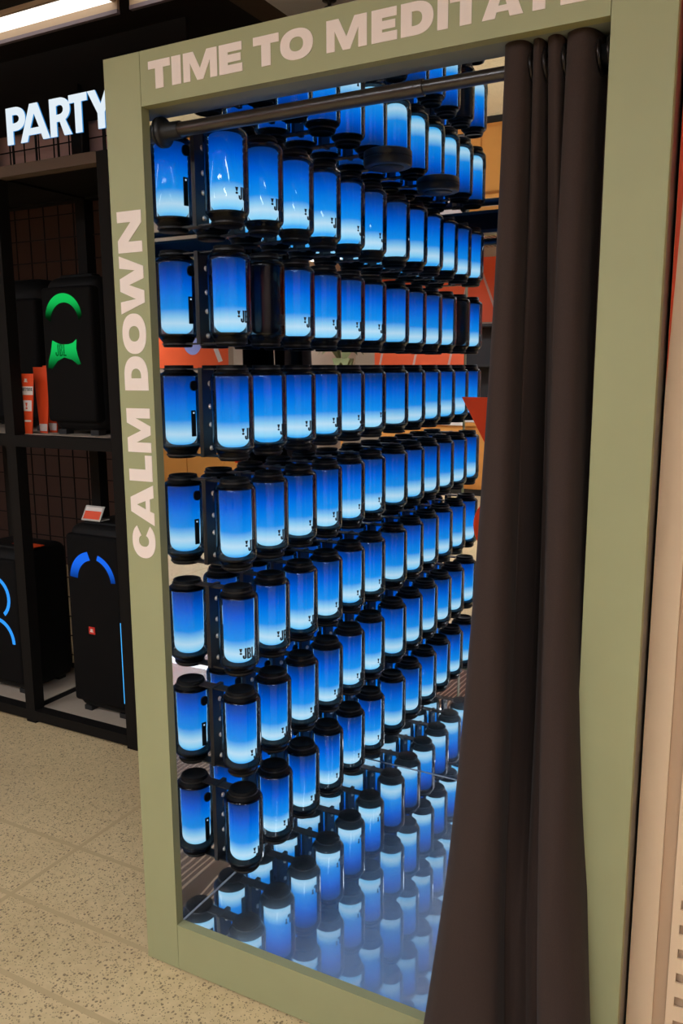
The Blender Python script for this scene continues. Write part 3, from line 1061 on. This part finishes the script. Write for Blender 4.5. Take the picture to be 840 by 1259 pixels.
def party_box(name, x0, x1, y0, dep, z0_, z1_, label, bev=.035, rz=0.0, handle=True):
    e = empty(name, ((x0 + x1) / 2, y0, z0_), rz)
    hw = (x1 - x0) / 2
    h = z1_ - z0_
    MB().box(-hw, hw, .018, dep, .012, h, bev).build('cabinet', 'cabinet', e)
    MB().box(-hw + .006, hw - .006, 0.0, .060, .05, h - max(.03, bev * .8), .016).build('front_grille', 'grille', e)
    for sx in (-hw + .03, hw - .07):
        MB().box(sx, sx + .04, .03, .07, 0, .02).build('foot', 'rubber', e)
        MB().box(sx, sx + .04, dep - .08, dep - .04, 0, .02).build('foot', 'rubber', e)
    if handle:
        MB().box(-hw + .05, hw - .05, .06, .11, h - .012, h + .009, .009).build('carry_handle', 'cabinet', e)
    tag(e, label, 'party speaker', 'party speakers on the display rack')
    return e


fr2 = lambda u, v, w: (u, -.0012 - w, v)


def jbl_print(parent, cx, zb, h, mat, name='logo'):
    m_, w_ = word_mb('JBL', h, h * .16, h * .05, {'*': h * .40, 'L': h * .34}, lambda u, v, w: (cx + u - h * .6, -.0024 - w, zb + v), .0008, hb=h * .14)
    return m_.build(name, mat, parent)


M['led_green_a'] = led_gradient('led_green_top', (20, 190, 84), .520, .445)
M['led_green_b'] = led_gradient('led_green_middle', (22, 190, 88), .345, .245)
M['logo_brown'] = plain('logo_brown', (92, 40, 26), 0.5)
g1 = party_box('party_speaker', -1.256, -0.985, .935, .33, 1.210, 1.812, 'black party speaker with green ring lights on the upper shelf', .05)
MB().prism(ring_arc(-.010, .442, .094, .074, 6, 176, shift=(.004, -.014)), .002, fr2).build('ring_light', 'led_green_a', g1)
hour = [(-.075, .362), (-.045, .350), (-.02, .346), (.01, .347), (.032, .352), (.050, .364), (.046, .330), (.052, .305), (.066, .272), (.052, .270), (.025, .288), (-.018, .298), (-.055, .284), (-.085, .255), (-.106, .258), (-.100, .285), (-.086, .318)]
MB().prism([hour[::-1]], .002, fr2).build('ring_light', 'led_green_b', g1)
jbl_print(g1, -.034, .302, .046, 'logo_brown')

M['led_blue_r'] = led_gradient('led_blue_arc', (28, 104, 236), .655, .545, 1.0)
b1 = party_box('party_speaker', -1.218, -0.925, .945, .33, 0.056, 0.850, 'tall black party speaker with blue arc light and red badge on lower shelf', .045)
MB().prism(ring_arc(0, .575, .118, .086, 100, 176, shift=(.008, -.002)), .002, fr2).build('ring_light', 'led_blue_r', b1)
MB().prism(ring_arc(.004, .568, .118, .098, 5, 74, shift=(-.002, 0)), .002, fr2).build('ring_light', 'led_blue_r', b1)
bd = MB().prism([[(-.033, .352), (-.001, .352), (-.001, .382), (-.033, .382)]], .002, fr2).build('badge', 'orange', b1)
bd.data.materials[0] = plain('badge_red', (205, 36, 22), .5)
m_, _ = word_mb('JBL', .014, .0026, .001, {'*': .0056}, lambda u, v, w: (-.0265 + u, -.0034 - w, .360 + v), .0006, hb=.0022)
m_.build('badge_print', 'white', bd)
MB().box(.1365, .1405, -.003, .002, .085, .42).build('side_light', 'led_cyan', b1)

l1 = party_box('party_speaker', -1.86, -1.508, .945, .30, 0.056, 0.700, 'black party speaker with bright blue figure-eight lights beside the middle post', .045)
M['led_blue_l'] = emis('led_blue_bright', (50, 150, 245), 1.1)
MB().prism(ring_arc(.03, .435, .098, .082, -52, 232), .002, fr2).build('ring_light', 'led_blue_l', l1)
MB().prism(ring_arc(.03, .235, .110, .094, 0, 180), .002, fr2).build('ring_light', 'led_blue_l', l1)
MB().box(.02, .176, .1, .16, .6445, .6485).build('red_edge_light', 'orange', l1)

d1 = party_box('party_speaker', -1.80, -1.372, 1.02, .29, 1.210, 1.835, 'large black speaker cabinet with rounded top beside orange price signs', .11, handle=False)

# ---- orange price signs and the acrylic card
sgn = [(-1.392, .925, 1.210, .088, .236, 'orange price sign with white label panels, foremost beside the green-lit speaker'),
       (-1.362, .975, 1.210, .090, .262, 'dark orange price sign standing behind the foremost price sign'),
       (-1.352, 1.015, 1.210, .090, .268, 'orange price sign pushed back against the large black speaker cabinet')]
for i, (x, y, z, w_, h_, lab) in enumerate(sgn):
    e = empty('price_sign', (x + w_ / 2, y, z), 0.0)
    hw = w_ / 2
    # a leaning board, narrower at its foot
    tilt = lambda u, v, w: (u, .10 * v * .25 - w, v)
    MB().prism([[(-hw * .45, 0), (hw * .45, 0), (hw, h_), (-hw, h_)]], .004, tilt).build('board', 'orange', e)
    if i == 0:
        t2 = lambda u, v, w: (u, .10 * v * .25 - .0042 - w, v)
        MB().prism([[(-hw * .82, h_ * .65), (hw * .82, h_ * .65), (hw * .88, h_ * .79), (-hw * .88, h_ * .79)]], .0006, t2).build('name_label', 'white', e)
        MB().prism([[(-hw * .62, h_ * .38), (hw * .55, h_ * .38), (hw * .62, h_ * .56), (-hw * .68, h_ * .56)]], .0006, t2).build('icon_label', 'white', e)
        MB().prism([[(-hw * .5, h_ * .20), (hw * .42, h_ * .20), (hw * .44, h_ * .23), (-hw * .52, h_ * .23)]], .0006, t2).build('rule_label', 'white', e)
        t3 = lambda u, v, w: (u, .10 * v * .25 - .0050 - w, v)
        m_, ww = word_mb('PARTYBOX', .013, .0024, .0012, {'*': .0074}, lambda u, v, w: t3(u - .0337, v + h_ * .715, w), .0004, hb=.0022)
        m_.build('name_print', 'print', e)
        m_ = MB()
        for shp in glyph('!', .012, .026, .003):
            m_.prism(shp, .0004, lambda u, v, w: t3(u - .008, v + h_ * .41, w))
        m_.build('icon_print', 'orange', e)
        m_, ww = word_mb('JBL', .014, .0026, .001, {'*': .006}, lambda u, v, w: t2(u - .010, v + h_ * .86, w), .0004, hb=.0022)
        m_.build('logo', 'white', e)
    else:
        t2 = lambda u, v, w: (u, .10 * v * .25 - .0042 - w, v)
        MB().prism([[(-hw * .42, h_ * .03), (hw * .42, h_ * .03), (hw * .5, h_ * .14), (-hw * .5, h_ * .14)]], .0006, t2).build('foot_label', 'white', e)
    tag(e, lab, 'price sign', 'orange price signs on the upper shelf')

cd = empty('price_card', (-1.115, 1.00, 0.8625))
lean = lambda u, v, w: (u, v * .5 - w, v * .87 + .002)
MB().prism([[(-.05, 0), (.05, 0), (.05, .062), (-.05, .062)]], .004, lean).build('acrylic_holder', 'acrylic', cd)
lean2 = lambda u, v, w: (u, v * .5 - .0046 - w, v * .87 + .002)
MB().prism([[(-.043, .006), (.043, .006), (.043, .040), (-.043, .040)]], .0006, lean2).build('orange_card', 'orange', cd)
MB().prism([[(-.043, .040), (.043, .040), (.043, .056), (-.043, .056)]], .0006, lean2).build('white_header', 'white', cd)
MB().box(-.05, .05, -.004, .05, 0, .0035).build('holder_foot', 'acrylic', cd)
tag(cd, 'small orange and white price card in acrylic holder on the tall speaker', 'price card')

# ------------------------------------------------------------------ store opposite the booth (met in the mirrors)
def wall_graphic(x0, x1, z0_, z1_, label):
    e = empty('orange_wall_graphic', ((x0 + x1) / 2, -6.999, z0_))
    hw, h = (x1 - x0) / 2, z1_ - z0_
    MB().box(-hw, hw, 0, .01, 0, h).build('orange_board', 'orange_wall', e)
    n = int(2 * hw / .5)
    for k in range(n):
        x = -hw + .05 + k * .5
        MB().prism([[(x, .02), (x + .03, .02), (x + .33, h - .02), (x + .30, h - .02)]], .004, lambda u, v, w: (-u, .01 + w, v)).build('pale_stripe', 'pink_wall', e)
    tag(e, label, 'wall graphic', 'orange wall graphics opposite the booth')


wall_graphic(-3.9, -0.9, 2.02, 2.82, 'orange wall graphic with pale stripes above the dark shelf unit')
wall_graphic(1.3, 3.9, 1.40, 2.75, 'taller orange wall graphic with pale stripes, no shelf beneath it')
# orange poster with a violet ball on the side wall
ps = empty('side_wall_poster', (-4.199, -5.75, 1.46))
MB().box(0, .012, -1.1, 1.1, 0, 1.2).build('poster_board', 'orange_wall', ps)
MB().prism([sup(-.25, .40, .22, .22, 0, 2 * PI, 32, 2)[:-1]], .004, lambda u, v, w: (.012 + w, u, v)).build('violet_ball', 'violet', ps)
MB().prism([[(-.95, .1), (-.85, .08), (-.55, .6), (-.62, .66)]], .004, lambda u, v, w: (.012 + w, u, v)).build('white_streak', 'white', ps)
tag(ps, 'orange poster with a pale violet ball on the side wall', 'poster')
for i, (x, y, lab) in enumerate(((-3.1, -4.75, 'oak display counter beside the orange poster with the violet ball'), (-1.75, -5.85, 'oak display counter in front of the dark shelf unit'), (2.6, -5.9, 'oak display counter below the taller orange graphic'))):
    e = empty('display_counter', (x, y, 0))
    MB().box(-.55, .55, -.30, .30, .08, .80).build('carcass', 'wood', e)
    MB().box(-.58, .58, -.33, .33, .80, .84).build('worktop', 'white' if i != 1 else 'wood', e)
    MB().box(-.52, .52, -.27, .27, 0, .08).build('plinth', 'dark_unit', e)
    for k in range(2):
        dr = MB().box(-.52 + k * .53, -.01 + k * .53, .30, .315, .12, .77).build('door', 'wood', e)
        MB().box(-.31 + k * .53, -.22 + k * .53, .315, .33, .70, .715).build('handle', 'black', dr)
    tag(e, lab, 'counter')
du = empty('dark_shelf_unit', (-2.1, -6.80, 0))
MB().box(-.95, .95, -.19, -.15, 0, 1.98).build('back_board', 'dark_unit', du)
for x in (-.95, .92):
    MB().box(x, x + .03, -.15, .19, 0, 1.98).build('side_board', 'dark_unit', du)
for z in (.02, .5, .98, 1.46, 1.95):
    MB().box(-.92, .92, -.15, .18, z, z + .03).build('shelf', 'dark_unit', du)
tag(du, 'tall dark shelf unit under the orange wall graphic', 'shelf unit')
# leaflet stand: white sheet with an orange edge lying on the oak counter
lf = empty('leaflet', (-1.75, -5.75, .842))
MB().box(-.30, .22, -.18, .18, 0, .004).build('white_sheet', 'white', lf)
MB().box(.22, .30, -.18, .18, 0, .004).build('orange_edge', 'orange', lf)
tag(lf, 'white leaflet with orange edge on the oak counter by the dark shelf unit', 'leaflet')
# potted plant by the side wall
pp = empty('potted_plant', (3.75, -5.75, 0))
MB().lathe([(0, 0), (.16, 0), (.21, .42), (.19, .42), (.18, .38), (0, .38)], 24).build('pot', 'white', pp)
MB().tube((0, 0, .38), (.02, .02, 1.1), .018, 8).build('stem', 'wood', pp)
for k in range(16):
    a, z, ln = k * 2.4, 1.0 + (k % 4) * .16, .34
    c, s_ = math.cos(a), math.sin(a)
    pts = [(0, 0), (.3, .35), (.6, .35), (1.0, 0)]
    vsl = []
    for (u, wd) in pts:
        for sg in (-1, 1):
            vsl.append((c * u * ln - s_ * sg * wd * .22, s_ * u * ln + c * sg * wd * .22, z + .25 * math.sin(u * 2.6)))
    MB().add(vsl, [(0, 1, 3, 2), (2, 3, 5, 4), (4, 5, 7, 6)], True).build('leaf', 'leaf', pp)
tag(pp, 'olive leafed plant in a white pot by the side wall', 'plant')
